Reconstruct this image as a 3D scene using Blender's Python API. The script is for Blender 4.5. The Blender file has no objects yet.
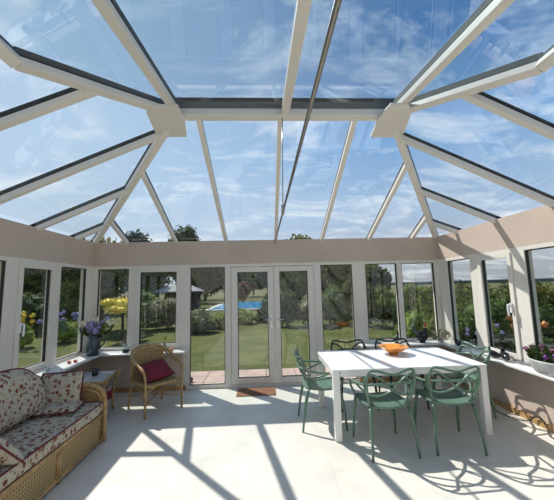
import bpy, bmesh, math, random
from mathutils import Vector, Matrix, noise
random.seed(7)
C = bpy.context.scene.collection
PI = math.pi

# ------------------------------------------------------------------ materials
def new_mat(name):
    m = bpy.data.materials.new(name); m.use_nodes = True
    nt = m.node_tree; b = nt.nodes['Principled BSDF']
    return m, nt, b
def mat(name, col, rough=.5, metal=0, var=0, vscale=6, bump=0, bscale=60, spec=.5, trans=0, col2=None, subs=0, coat=0):
    m, nt, b = new_mat(name)
    b.inputs['Base Color'].default_value = (*col, 1)
    b.inputs['Roughness'].default_value = rough
    b.inputs['Metallic'].default_value = metal
    b.inputs['Specular IOR Level'].default_value = spec
    b.inputs['Transmission Weight'].default_value = trans
    b.inputs['Coat Weight'].default_value = coat
    tc = nt.nodes.new('ShaderNodeTexCoord')
    if var or col2:
        n = nt.nodes.new('ShaderNodeTexNoise'); n.inputs['Scale'].default_value = vscale
        n.inputs['Detail'].default_value = 4
        nt.links.new(tc.outputs['Object'], n.inputs['Vector'])
        r = nt.nodes.new('ShaderNodeValToRGB')
        c2 = col2 if col2 else tuple(min(1, c*(1-var)) for c in col)
        c1 = col if col2 else tuple(min(1, c*(1+var*.6)) for c in col)
        r.color_ramp.elements[0].position = .36; r.color_ramp.elements[1].position = .64
        r.color_ramp.elements[0].color = (*c2, 1); r.color_ramp.elements[1].color = (*c1, 1)
        nt.links.new(n.outputs['Fac'], r.inputs['Fac'])
        nt.links.new(r.outputs['Color'], b.inputs['Base Color'])
    if bump:
        n = nt.nodes.new('ShaderNodeTexNoise'); n.inputs['Scale'].default_value = bscale
        nt.links.new(tc.outputs['Object'], n.inputs['Vector'])
        bp = nt.nodes.new('ShaderNodeBump'); bp.inputs['Strength'].default_value = bump
        bp.inputs['Distance'].default_value = .01
        nt.links.new(n.outputs['Fac'], bp.inputs['Height']); nt.links.new(bp.outputs['Normal'], b.inputs['Normal'])
    return m
def glass_mat(name, tint, ior):
    m = bpy.data.materials.new(name); m.use_nodes = True; nt = m.node_tree
    for n in list(nt.nodes): nt.nodes.remove(n)
    o = nt.nodes.new('ShaderNodeOutputMaterial'); mx = nt.nodes.new('ShaderNodeMixShader')
    t = nt.nodes.new('ShaderNodeBsdfTransparent'); t.inputs['Color'].default_value = (*tint, 1)
    g = nt.nodes.new('ShaderNodeBsdfGlossy'); g.inputs['Roughness'].default_value = 0.0
    g.inputs['Color'].default_value = (.95, .98, 1, 1)
    f = nt.nodes.new('ShaderNodeFresnel'); f.inputs['IOR'].default_value = ior
    # same Fresnel from both sides of a thin pane
    geo = nt.nodes.new('ShaderNodeNewGeometry')
    lw = nt.nodes.new('ShaderNodeVectorMath'); lw.operation = 'DOT_PRODUCT'
    nt.links.new(geo.outputs['Normal'], lw.inputs[0]); nt.links.new(geo.outputs['Incoming'], lw.inputs[1])
    ab = nt.nodes.new('ShaderNodeMath'); ab.operation = 'ABSOLUTE'; nt.links.new(lw.outputs['Value'], ab.inputs[0])
    inv = nt.nodes.new('ShaderNodeMath'); inv.operation = 'SUBTRACT'; inv.inputs[0].default_value = 1; nt.links.new(ab.outputs[0], inv.inputs[1])
    pw = nt.nodes.new('ShaderNodeMath'); pw.operation = 'POWER'; pw.inputs[1].default_value = 5; nt.links.new(inv.outputs[0], pw.inputs[0])
    r0 = ((ior-1)/(ior+1))**2
    ma = nt.nodes.new('ShaderNodeMath'); ma.operation = 'MULTIPLY_ADD'; ma.inputs[1].default_value = 1-r0; ma.inputs[2].default_value = r0
    nt.links.new(pw.outputs[0], ma.inputs[0])
    nt.nodes.remove(f)
    nt.links.new(ma.outputs[0], mx.inputs['Fac'])
    nt.links.new(t.outputs[0], mx.inputs[1]); nt.links.new(g.outputs[0], mx.inputs[2]); nt.links.new(mx.outputs[0], o.inputs['Surface'])
    return m
def weave_mat(name, c1, c2, scale, diag=False):
    m, nt, b = new_mat(name); b.inputs['Roughness'].default_value = .5
    tc = nt.nodes.new('ShaderNodeTexCoord'); mp = nt.nodes.new('ShaderNodeMapping')
    if diag: mp.inputs['Rotation'].default_value = (PI/4, 0, 0)
    nt.links.new(tc.outputs['Object'], mp.inputs['Vector'])
    sep = nt.nodes.new('ShaderNodeSeparateXYZ'); nt.links.new(mp.outputs['Vector'], sep.inputs[0])
    def sn(a, b_=None):
        s = a
        if b_ is not None:
            ad = nt.nodes.new('ShaderNodeMath'); ad.operation = 'ADD'; nt.links.new(a, ad.inputs[0]); nt.links.new(b_, ad.inputs[1]); s = ad.outputs[0]
        mu = nt.nodes.new('ShaderNodeMath'); mu.operation = 'MULTIPLY'; mu.inputs[1].default_value = scale; nt.links.new(s, mu.inputs[0])
        si = nt.nodes.new('ShaderNodeMath'); si.operation = 'SINE'; nt.links.new(mu.outputs[0], si.inputs[0]); return si.outputs[0]
    x = sn(sep.outputs['X'], sep.outputs['Y']) if not diag else sn(sep.outputs['Y'])
    z = sn(sep.outputs['Z'])
    p = nt.nodes.new('ShaderNodeMath'); p.operation = 'MULTIPLY'; nt.links.new(x, p.inputs[0]); nt.links.new(z, p.inputs[1])
    r = nt.nodes.new('ShaderNodeValToRGB'); r.color_ramp.elements[0].color = (*c2, 1); r.color_ramp.elements[1].color = (*c1, 1)
    r.color_ramp.elements[0].position = .0; r.color_ramp.elements[1].position = .35
    ad = nt.nodes.new('ShaderNodeMath'); ad.operation = 'MULTIPLY_ADD'; ad.inputs[1].default_value = .5; ad.inputs[2].default_value = .4
    nt.links.new(p.outputs[0], ad.inputs[0]); nt.links.new(ad.outputs[0], r.inputs['Fac']); nt.links.new(r.outputs['Color'], b.inputs['Base Color'])
    bp = nt.nodes.new('ShaderNodeBump'); bp.inputs['Distance'].default_value = .006; bp.inputs['Strength'].default_value = .7
    nt.links.new(ad.outputs[0], bp.inputs['Height']); nt.links.new(bp.outputs['Normal'], b.inputs['Normal'])
    return m
def floral_mat(name, base, scale, s2=.45):
    m, nt, b = new_mat(name); b.inputs['Roughness'].default_value = .85; b.inputs['Specular IOR Level'].default_value = .2
    tc = nt.nodes.new('ShaderNodeTexCoord')
    nz = nt.nodes.new('ShaderNodeTexNoise'); nz.inputs['Scale'].default_value = scale*1.6; nt.links.new(tc.outputs['Object'], nz.inputs['Vector'])
    mixv = nt.nodes.new('ShaderNodeVectorMath'); mixv.operation = 'MULTIPLY_ADD'; mixv.inputs[1].default_value = (.03,)*3
    nt.links.new(nz.outputs['Color'], mixv.inputs[0]); nt.links.new(tc.outputs['Object'], mixv.inputs[2])
    def layer(sc, thr, soft, off):
        mp = nt.nodes.new('ShaderNodeMapping'); mp.inputs['Location'].default_value = off
        nt.links.new(mixv.outputs[0], mp.inputs['Vector'])
        v = nt.nodes.new('ShaderNodeTexVoronoi'); v.inputs['Scale'].default_value = sc; nt.links.new(mp.outputs['Vector'], v.inputs['Vector'])
        r = nt.nodes.new('ShaderNodeValToRGB'); r.color_ramp.elements[0].position = thr; r.color_ramp.elements[1].position = thr+soft
        r.color_ramp.elements[0].color = (1, 1, 1, 1); r.color_ramp.elements[1].color = (0, 0, 0, 1)
        nt.links.new(v.outputs['Distance'], r.inputs['Fac']); return r.outputs['Color'], v.outputs['Color']
    f1, c1 = layer(scale, .33, .07, (0, 0, 0)); f2, c2 = layer(scale*1.8, .25, .05, (3.3, 1.2, 5.1)); 
    def mix(a, bcol, f, isl=True):
        x = nt.nodes.new('ShaderNodeMix'); x.data_type = 'RGBA'
        nt.links.new(f, x.inputs['Factor'])
        if isinstance(a, tuple): x.inputs['A'].default_value = (*a, 1)
        else: nt.links.new(a, x.inputs['A'])
        if isinstance(bcol, tuple): x.inputs['B'].default_value = (*bcol, 1)
        else: nt.links.new(bcol, x.inputs['B'])
        return x.outputs['Result']
    rr = nt.nodes.new('ShaderNodeValToRGB'); rr.color_ramp.elements[0].color = (.15, .04, .035, 1); rr.color_ramp.elements[1].color = (.30, .14, .10, 1)
    nt.links.new(c1, rr.inputs['Fac'])
    a = mix(base, (.25, .2, .1), f2); a = mix(a, rr.outputs['Color'], f1)
    nt.links.new(a, b.inputs['Base Color'])
    return m
def leaf_mat(name, c1, c2, c3=None):
    m, nt, b = new_mat(name); b.inputs['Roughness'].default_value = .6; b.inputs['Specular IOR Level'].default_value = .25
    tc = nt.nodes.new('ShaderNodeTexCoord')
    n = nt.nodes.new('ShaderNodeTexNoise'); n.inputs['Scale'].default_value = 1.8; n.inputs['Detail'].default_value = 8; n.inputs['Roughness'].default_value = .8
    nt.links.new(tc.outputs['Object'], n.inputs['Vector'])
    r = nt.nodes.new('ShaderNodeValToRGB'); e = r.color_ramp.elements
    e[0].position = .42; e[0].color = (*c1, 1); e[1].position = .58; e[1].color = (*c2, 1)
    if c3: x = e.new(.66); x.color = (*c3, 1)
    nt.links.new(n.outputs['Fac'], r.inputs['Fac']); nt.links.new(r.outputs['Color'], b.inputs['Base Color'])
    tr = nt.nodes.new('ShaderNodeBsdfTranslucent'); nt.links.new(r.outputs['Color'], tr.inputs['Color'])
    mx = nt.nodes.new('ShaderNodeMixShader'); mx.inputs[0].default_value = .5
    o = nt.nodes['Material Output']; nt.links.new(b.outputs[0], mx.inputs[1]); nt.links.new(tr.outputs[0], mx.inputs[2]); nt.links.new(mx.outputs[0], o.inputs['Surface'])
    return m

M = {}
M['upvc'] = mat('white_upvc', (.70, .665, .60), .35)
M['rafter'] = mat('roof_bar_upvc', (.70, .665, .60), .4)
M['cap'] = mat('roof_bar_cap', (.006, .010, .010), .7, spec=.15)
M['gasket'] = mat('black_gasket', (.012, .014, .014), .5)
M['plaster'] = mat('beige_plaster', (.53, .435, .365), .85, var=.05, vscale=2, bump=.1, bscale=40)
M['housewall'] = mat('house_wall_paint', (.62, .57, .5), .85, var=.04, vscale=2)
M['sill'] = mat('sill_white', (.72, .72, .71), .3)
M['pine'] = mat('pine_skirting', (.42, .25, .1), .45, var=.25, vscale=12)
M['glass'] = glass_mat('window_glass', (.96, .98, .965), 1.55)
M['roofglass'] = glass_mat('blue_solar_roof_glass', (.985, .99, .995), 1.45)
M['solarglass'] = glass_mat('tinted_solar_roof_glass', (.86, .92, .96), 1.75)
M['steel'] = mat('steel', (.45, .45, .45), .25, metal=1)
M['rodsteel'] = mat('dull_steel', (.22, .21, .19), .35, metal=.9)
M['handle'] = mat('chrome_handle', (.6, .6, .62), .25, metal=.9)
M['whitehandle'] = mat('white_handle', (.8, .8, .8), .3)
M['tablewhite'] = mat('table_white', (.86, .86, .85), .22, coat=.3)
M['sage'] = mat('sage_green_plastic', (.11, .19, .14), .22)
M['dgreen'] = mat('dark_green_plastic', (.015, .032, .024), .35)
M['rattan'] = mat('rattan_pole', (.42, .27, .11), .42, var=.3, vscale=18)
M['weave'] = weave_mat('rattan_weave', (.40, .27, .12), (.10, .06, .025), 190)
M['lattice'] = weave_mat('rattan_lattice', (.42, .30, .13), (.09, .055, .02), 150, True)
M['floral'] = floral_mat('floral_cream_fabric', (.48, .44, .35), 20)
M['piping'] = mat('burgundy_piping', (.12, .02, .025), .8)
M['burgundy'] = mat('burgundy_cotton', (.17, .012, .03), .85, var=.15, vscale=8, bump=.2)
M['bowl'] = mat('orange_glaze', (.72, .27, .035), .3, var=.45, vscale=9, coat=.5)
M['navy'] = mat('dark_blue_glaze', (.015, .035, .055), .2, coat=.5)
M['black'] = mat('black_glaze', (.01, .012, .014), .25)
M['red'] = mat('red_paint', (.5, .03, .025), .4)
M['clear'] = glass_mat('clear_glass', (.86, .9, .9), 1.9)
M['glasstop'] = mat('glass_top_white_reflection', (.62, .66, .68), .05, coat=1)  # whitened base colour stands in for the bright reflection on the glass
M['zinc'] = mat('pale_zinc', (.52, .53, .52), .5, var=.15, vscale=9)
M['mat'] = mat('coir_mat', (.24, .11, .06), .95, var=.2, vscale=30, bump=.5, bscale=200)
M['cable'] = mat('black_cable', (.02, .018, .016), .4)
M['stem'] = mat('green_stem', (.05, .12, .03), .6)
M['soil'] = mat('dark_soil', (.03, .02, .012), .9)
M['lilac'] = mat('lilac_petal', (.36, .33, .60), .7, var=.3, vscale=30)
M['cream'] = mat('cream_petal', (.78, .74, .6), .7, var=.1, vscale=30)
M['pink'] = mat('pink_petal', (.42, .18, .27), .7, var=.35, vscale=30)
M['purple'] = mat('purple_petal', (.22, .06, .30), .7, var=.3, vscale=30)
M['orange'] = mat('orange_petal', (.85, .40, .16), .7, var=.25, vscale=30)
M['redpetal'] = mat('red_petal', (.50, .06, .12), .7, var=.25, vscale=30)
M['yellow'] = mat('yellow_petal', (.80, .62, .08), .7, var=.2, vscale=30)
M['peach'] = mat('peach_skin', (.7, .25, .12), .5, var=.3, vscale=20)
M['bark'] = mat('bark', (.07, .05, .035), .9, var=.3, vscale=8, bump=.4, bscale=20)
M['pavrose'] = mat('rose_paving', (.42, .30, .26), .85, var=.15, vscale=3)
M['poolstone'] = mat('pool_stone', (.5, .46, .4), .8, var=.1, vscale=3)
M['wood'] = mat('dark_timber', (.05, .035, .025), .7, var=.2, vscale=6)
M['roofgrey'] = mat('pale_roof_felt', (.24, .24, .25), .8, var=.1, vscale=4)
M['stone'] = mat('pale_rock', (.45, .42, .36), .85, var=.2, vscale=5)
M['leafdark'] = leaf_mat('leaf_dark', (.008, .018, .006), (.11, .17, .05))
M['leafmid'] = leaf_mat('leaf_mid', (.012, .03, .008), (.20, .29, .07))
M['leafolive'] = leaf_mat('leaf_olive', (.018, .03, .008), (.25, .29, .07), (.48, .42, .16))
M['leaflight'] = leaf_mat('leaf_light', (.10, .16, .03), (.36, .46, .10))
M['leafgrey'] = leaf_mat('leaf_blossom', (.08, .10, .04), (.45, .42, .28), (.75, .68, .55))
M['leafred'] = leaf_mat('leaf_copper', (.10, .04, .03), (.25, .09, .06))
M['leafblue'] = leaf_mat('leaf_conifer', (.008, .02, .016), (.09, .15, .11))

def floor_mat():
    m, nt, b = new_mat('pale_stone_tiles'); b.inputs['Roughness'].default_value = .38
    tc = nt.nodes.new('ShaderNodeTexCoord')
    n = nt.nodes.new('ShaderNodeTexNoise'); n.inputs['Scale'].default_value = 2.2; n.inputs['Detail'].default_value = 9; n.inputs['Roughness'].default_value = .65
    nt.links.new(tc.outputs['Object'], n.inputs['Vector'])
    r = nt.nodes.new('ShaderNodeValToRGB'); r.color_ramp.elements[0].position = .3; r.color_ramp.elements[1].position = .7
    r.color_ramp.elements[0].color = (.60, .58, .52, 1); r.color_ramp.elements[1].color = (.74, .71, .64, 1)
    nt.links.new(n.outputs['Fac'], r.inputs['Fac'])
    br = nt.nodes.new('ShaderNodeTexBrick'); br.offset = 0; br.inputs['Scale'].default_value = 1
    br.inputs['Brick Width'].default_value = .6; br.inputs['Row Height'].default_value = .6; br.inputs['Mortar Size'].default_value = .003
    br.inputs['Color1'].default_value = (1, 1, 1, 1); br.inputs['Color2'].default_value = (.97, .97, .97, 1); br.inputs['Mortar'].default_value = (.86, .85, .82, 1)
    nt.links.new(tc.outputs['Object'], br.inputs['Vector'])
    mx = nt.nodes.new('ShaderNodeMix'); mx.data_type = 'RGBA'; mx.blend_type = 'MULTIPLY'; mx.inputs['Factor'].default_value = 1
    nt.links.new(r.outputs['Color'], mx.inputs['A']); nt.links.new(br.outputs['Color'], mx.inputs['B'])
    nt.links.new(mx.outputs['Result'], b.inputs['Base Color'])
    return m
M['floor'] = floor_mat()
def ground_mat(name, stops, scale, stretch=(1, 1, 1)):
    m, nt, b = new_mat(name); b.inputs['Roughness'].default_value = .9; b.inputs['Specular IOR Level'].default_value = .1
    tc = nt.nodes.new('ShaderNodeTexCoord'); mp = nt.nodes.new('ShaderNodeMapping'); mp.inputs['Scale'].default_value = stretch
    nt.links.new(tc.outputs['Object'], mp.inputs['Vector'])
    n = nt.nodes.new('ShaderNodeTexNoise'); n.inputs['Scale'].default_value = scale; n.inputs['Detail'].default_value = 10; n.inputs['Roughness'].default_value = .7
    nt.links.new(mp.outputs['Vector'], n.inputs['Vector'])
    r = nt.nodes.new('ShaderNodeValToRGB'); e = r.color_ramp.elements
    e[0].position, e[0].color = stops[0][0], (*stops[0][1], 1); e[1].position, e[1].color = stops[-1][0], (*stops[-1][1], 1)
    for p, c in stops[1:-1]: k = e.new(p); k.color = (*c, 1)
    nt.links.new(n.outputs['Fac'], r.inputs['Fac']); nt.links.new(r.outputs['Color'], b.inputs['Base Color'])
    return m
M['lawn'] = ground_mat('lawn_grass', [(.3, (.05, .065, .018)), (.5, (.085, .095, .028)), (.72, (.135, .125, .045))], .8)
M['field'] = ground_mat('farm_fields', [(.38, (.07, .11, .04)), (.48, (.12, .12, .05)), (.53, (.15, .11, .08)), (.62, (.08, .11, .05))], .02, (.35, 1.6, 1))
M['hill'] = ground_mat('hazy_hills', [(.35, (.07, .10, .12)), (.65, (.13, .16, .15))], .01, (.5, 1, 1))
def water_mat():
    m, nt, b = new_mat('pool_water'); b.inputs['Base Color'].default_value = (.02, .30, .62, 1); b.inputs['Roughness'].default_value = .12
    n = nt.nodes.new('ShaderNodeTexNoise'); n.inputs['Scale'].default_value = 6
    bp = nt.nodes.new('ShaderNodeBump'); bp.inputs['Strength'].default_value = .3; nt.links.new(n.outputs['Fac'], bp.inputs['Height']); nt.links.new(bp.outputs['Normal'], b.inputs['Normal'])
    return m
M['water'] = water_mat()

# ------------------------------------------------------------------ mesh builder
def V(*a): return Vector(a)
class MB:
    def __init__(s): s.v = []; s.f = []
    def add(s, vs, fs):
        o = len(s.v); s.v += [tuple(v) for v in vs]; s.f += [tuple(i+o for i in f) for f in fs]; return s
    def box(s, x0, x1, y0, y1, z0, z1):
        vs = [(x, y, z) for x in (x0, x1) for y in (y0, y1) for z in (z0, z1)]
        return s.add(vs, [(0, 1, 3, 2), (4, 6, 7, 5), (0, 4, 5, 1), (2, 3, 7, 6), (0, 2, 6, 4), (1, 5, 7, 3)])
    def bar(s, a, b, w, h0, h1, up=(0, 0, 1)):
        """prism along a-b, width w, from h0 to h1 along the up direction"""
        a = Vector(a); b = Vector(b); d = (b-a).normalized(); up = Vector(up)
        side = d.cross(up).normalized(); u = side.cross(d).normalized()
        vs = [p+side*sx*w/2+u*h for p in (a, b) for sx, h in ((-1, h0), (1, h0), (1, h1), (-1, h1))]
        return s.add(vs, [(0, 1, 2, 3), (4, 7, 6, 5), (0, 4, 5, 1), (1, 5, 6, 2), (2, 6, 7, 3), (3, 7, 4, 0)])
    def tube(s, pts, r, n=8, sub=4, closed=False, flat=1.0, up=(0, 0, 1)):
        P = [Vector(p) for p in pts]; R = r if isinstance(r, (list, tuple)) else [r]*len(P)
        if sub > 1 and len(P) > 2:
            Q = []; RR = []; L = len(P); rng = L if closed else L-1
            for i in range(rng):
                p0 = P[(i-1) % L] if (closed or i) else P[0]*2-P[1]
                p1 = P[i]; p2 = P[(i+1) % L]
                p3 = P[(i+2) % L] if (closed or i+2 < L) else P[-1]*2-P[-2]
                for k in range(sub):
                    t = k/sub
                    Q.append(.5*((2*p1)+(p2-p0)*t+(2*p0-5*p1+4*p2-p3)*t*t+(3*p1-p0-3*p2+p3)*t**3))
                    RR.append(R[i]*(1-t)+R[(i+1) % L]*t)
            if not closed: Q.append(P[-1]); RR.append(R[-1])
            P, R = Q, RR
        L = len(P); vs = []; prev = None
        for i in range(L):
            if closed: d = P[(i+1) % L]-P[i-1]
            else: d = P[min(i+1, L-1)]-P[max(i-1, 0)]
            d.normalize()
            if prev is None:
                u = Vector(up)
                if abs(d.dot(u)) > .95: u = Vector((0, 1, 0)) if abs(d.y) < .9 else Vector((1, 0, 0))
            else: u = prev
            u = (u-d*u.dot(d)).normalized(); prev = u; w = d.cross(u)
            for k in range(n):
                a = 2*PI*k/n; vs.append(P[i]+w*math.cos(a)*R[i]+u*math.sin(a)*R[i]*flat)
        fs = []
        for i in range(L if closed else L-1):
            j = (i+1) % L
            for k in range(n): fs.append((i*n+k, i*n+(k+1) % n, j*n+(k+1) % n, j*n+k))
        if not closed: fs += [tuple(range(n-1, -1, -1)), tuple((L-1)*n+k for k in range(n))]
        return s.add(vs, fs)
    def lathe(s, prof, n=24, c=(0, 0, 0), sx=1, sy=1):
        vs = []; L = len(prof)
        for r, z in prof:
            for k in range(n):
                a = 2*PI*k/n; vs.append((c[0]+r*math.cos(a)*sx, c[1]+r*math.sin(a)*sy, c[2]+z))
        fs = [(i*n+k, i*n+(k+1) % n, (i+1)*n+(k+1) % n, (i+1)*n+k) for i in range(L-1) for k in range(n)]
        fs.append(tuple(range(n-1, -1, -1))); fs.append(tuple((L-1)*n+k for k in range(n)))
        return s.add(vs, fs)
    def prism(s, poly, z0, z1):
        n = len(poly)
        return s.add([(x, y, z0) for x, y in poly]+[(x, y, z1) for x, y in poly],
                     [tuple(range(n-1, -1, -1)), tuple(range(n, 2*n))]+[(i, (i+1) % n, n+(i+1) % n, n+i) for i in range(n)])
    def slab(s, pts, t):
        """planar-ish polygon of 3D points with thickness t along its normal (upwards)"""
        P = [Vector(p) for p in pts]; nn = (P[1]-P[0]).cross(P[2]-P[0]).normalized()
        if nn.z < 0: nn = -nn; P.reverse()
        n = len(P)
        return s.add(P+[p+nn*t for p in P], [tuple(range(n-1, -1, -1)), tuple(range(n, 2*n))]+[(i, (i+1) % n, n+(i+1) % n, n+i) for i in range(n)])
    def ball(s, c, r, seg=12, ring=8, sq=(1, 1, 1), jitter=0):
        vs = []; c = Vector(c)
        for i in range(ring+1):
            th = PI*i/ring
            for k in range(seg):
                a = 2*PI*k/seg; d = Vector((math.sin(th)*math.cos(a)*sq[0], math.sin(th)*math.sin(a)*sq[1], math.cos(th)*sq[2]))
                q = 1+jitter*noise.noise(d*2.5+c) if jitter else 1
                vs.append(c+d*r*q)
        fs = [(i*seg+k, (i+1)*seg+k, (i+1)*seg+(k+1) % seg, i*seg+(k+1) % seg) for i in range(ring) for k in range(seg)]
        return s.add(vs, fs)
    def leaves(s, blobs, n, size, rnd, flat=False):
        """random leaf quads spread over ellipsoid blobs [(c, (rx,ry,rz))]"""
        tot = sum((b[1][0]*b[1][1]+b[1][0]*b[1][2]+b[1][1]*b[1][2]) for b in blobs)
        for c, rr in blobs:
            k = int(n*(rr[0]*rr[1]+rr[0]*rr[2]+rr[1]*rr[2])/tot)+1
            for _ in range(k):
                d = Vector((rnd.gauss(0, 1), rnd.gauss(0, 1), rnd.gauss(0, 1))).normalized()
                q = rnd.uniform(.72, 1.06)+.16*noise.noise(d*3+Vector(c))
                p = Vector(c)+Vector((d.x*rr[0], d.y*rr[1], d.z*rr[2]))*q
                if p.z < -.14: continue
                a = Vector((rnd.gauss(0, 1), rnd.gauss(0, 1), rnd.gauss(0, .8))).normalized()
                b = a.orthogonal().normalized(); b.rotate(Matrix.Rotation(rnd.uniform(0, 6.28), 3, a))
                sz = size*rnd.uniform(.6, 1.3); b2 = a.cross(b)
                s.add([p-b*sz, p-b2*sz*.45, p+b*sz, p+b2*sz*.45], [(0, 1, 2, 3)])
        return s
    def build(s, name, m, parent=None, smooth=False, bevel=0, weld=False):
        me = bpy.data.meshes.new(name); me.from_pydata(s.v, [], s.f); me.update()
        bm = bmesh.new(); bm.from_mesh(me)
        bmesh.ops.recalc_face_normals(bm, faces=bm.faces) if len(s.f) < 20000 else None
        bm.to_mesh(me); bm.free()
        if smooth:
            for p in me.polygons: p.use_smooth = True
        me.materials.append(m)
        o = bpy.data.objects.new(name, me); C.objects.link(o)
        if parent: o.parent = parent
        if bevel:
            md = o.modifiers.new('bevel', 'BEVEL'); md.width = bevel; md.segments = 2; md.limit_method = 'ANGLE'
        return o
def tag(o, label, cat, group=None, kind=None):
    if label: o['label'] = label
    if cat: o['category'] = cat
    if group: o['group'] = group
    if kind: o['kind'] = kind
    return o
def thing(name, label, cat, loc=(0, 0, 0), rz=0, group=None, kind=None):
    o = bpy.data.objects.new(name, None); C.objects.link(o); o.location = loc; o.rotation_euler = (0, 0, rz); o.empty_display_size = .1
    return tag(o, label, cat, group, kind)
def struct(o, label, cat):
    return tag(o, label, cat, None, 'structure')
def copy_tree(o, loc=None, rz=None, label=None):
    c = o.copy(); C.objects.link(c)
    for ch in o.children:
        d = ch.copy(); C.objects.link(d); d.parent = c
        for g in ch.children:
            e = g.copy(); C.objects.link(e); e.parent = d
    if loc is not None: c.location = loc
    if rz is not None: c.rotation_euler = (0, 0, rz)
    if label: c['label'] = label
    return c

# ------------------------------------------------------------------ room dimensions
XL, XR, D, YF = -2.92, 3.19, 5.5, -1.0
ZH, ZT, ZS = 2.1, 2.52, .67
EL, ER = V(-.9, 3.17, 3.55), V(1.45, 3.17, 3.55)
KL, KR = V(-1.6, 1.95, 3.19), V(2.03, 1.97, 3.21)
KL2, KR2 = V(-1.6, YF, 3.19), V(2.03, YF, 3.21)
CL2, CR2 = V(-.93, YF, 2.97), V(1.45, YF, 2.97)

struct(MB().box(XL-.3, XR+.3, YF-.3, D+.12, -.14, 0).build('floor', M['floor']), 'pale grey stone floor of the conservatory', 'floor')
# walls: dwarf wall + deep plastered beam over the windows
wb = MB().box(XL-.0, -1.392, D, D+.25, 0, ZS-.03).box(1.64, XR, D, D+.25, 0, ZS-.03).box(XL-.3, XR+.3, D, D+.28, ZH, ZT)
struct(wb.build('wall_back', M['plaster']), 'beige plastered low wall and deep beam along the garden side', 'wall')
struct(MB().box(XL-.3, XL, YF, D+.25, 0, ZS-.03).box(XL-.3, XL, YF, D, ZH, ZT).build('wall_left', M['plaster']), 'shaded beige plaster wall and beam behind the sofa', 'wall')
struct(MB().box(XR, XR+.3, YF, D+.25, 0, ZS-.03).box(XR, XR+.3, YF, D, ZH, ZT).build('wall_right', M['plaster']), 'sunlit beige plaster wall and beam on the right', 'wall')
struct(MB().box(XL-.3, XR+.3, YF-.3, YF, 0, 3.5).build('wall_front', M['housewall']), 'house wall on the near side of the conservatory', 'wall')
# baseboards
struct(MB().box(XL, -1.33, D-.018, D, 0, .07).box(1.64, XR, D-.018, D, 0, .07).build('baseboard_back', M['pine']), 'pine skirting below the garden windows', 'baseboard')
struct(MB().box(XL, XL+.018, YF, D-.02, 0, .07).build('baseboard_left', M['pine']), 'pine skirting behind the sofa', 'baseboard')
struct(MB().box(XR-.018, XR, YF, D-.02, 0, .07).build('baseboard_right', M['pine']), 'sunlit pine skirting along the right wall', 'baseboard')
# sills
SB, SL, SR = D-.29, XL+.3, XR-.22
struct(MB().prism([(XL, D+.02), (XL, YF), (SL, YF), (SL, SB), (-1.3, SB), (-1.3, D+.02)], ZS-.03, ZS).build('trim_1', M['sill'], bevel=.006), 'white window sill running round the left corner', 'window sill')
struct(MB().prism([(XR, D+.02), (1.62, D+.02), (1.62, SB), (SR, SB), (SR, YF), (XR, YF)], ZS-.03, ZS).build('trim_2', M['sill'], bevel=.006), 'white window sill running round the right corner', 'window sill')
# unseen eaves boxes added to block high window sun, following the roof slope down
ev = MB().add([(XL-.58, D+.45, 2.12), (XR+.4, D+.45, 2.12), (XR+.4, D+.2, 2.12), (XL-.58, D+.2, 2.12), (XL-.58, D+.45, 2.32), (XR+.4, D+.45, 2.32), (XR+.4, D+.2, 2.43), (XL-.58, D+.2, 2.43)],
              [(0, 1, 2, 3), (4, 5, 6, 7), (0, 1, 5, 4), (2, 3, 7, 6), (1, 2, 6, 5), (0, 3, 7, 4)])
struct(ev.build('eaves_shade_back', M['upvc']), 'added unseen eaves box shading the windows along the garden side', 'eaves')
struct(MB().box(XL-.58, XL-.3, YF, D+.2, 2.14, 2.3).build('eaves_shade_left', M['upvc']), 'added unseen eaves box shading the left windows and sofa', 'eaves')  # overhang added to keep direct sun off the sofa

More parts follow.
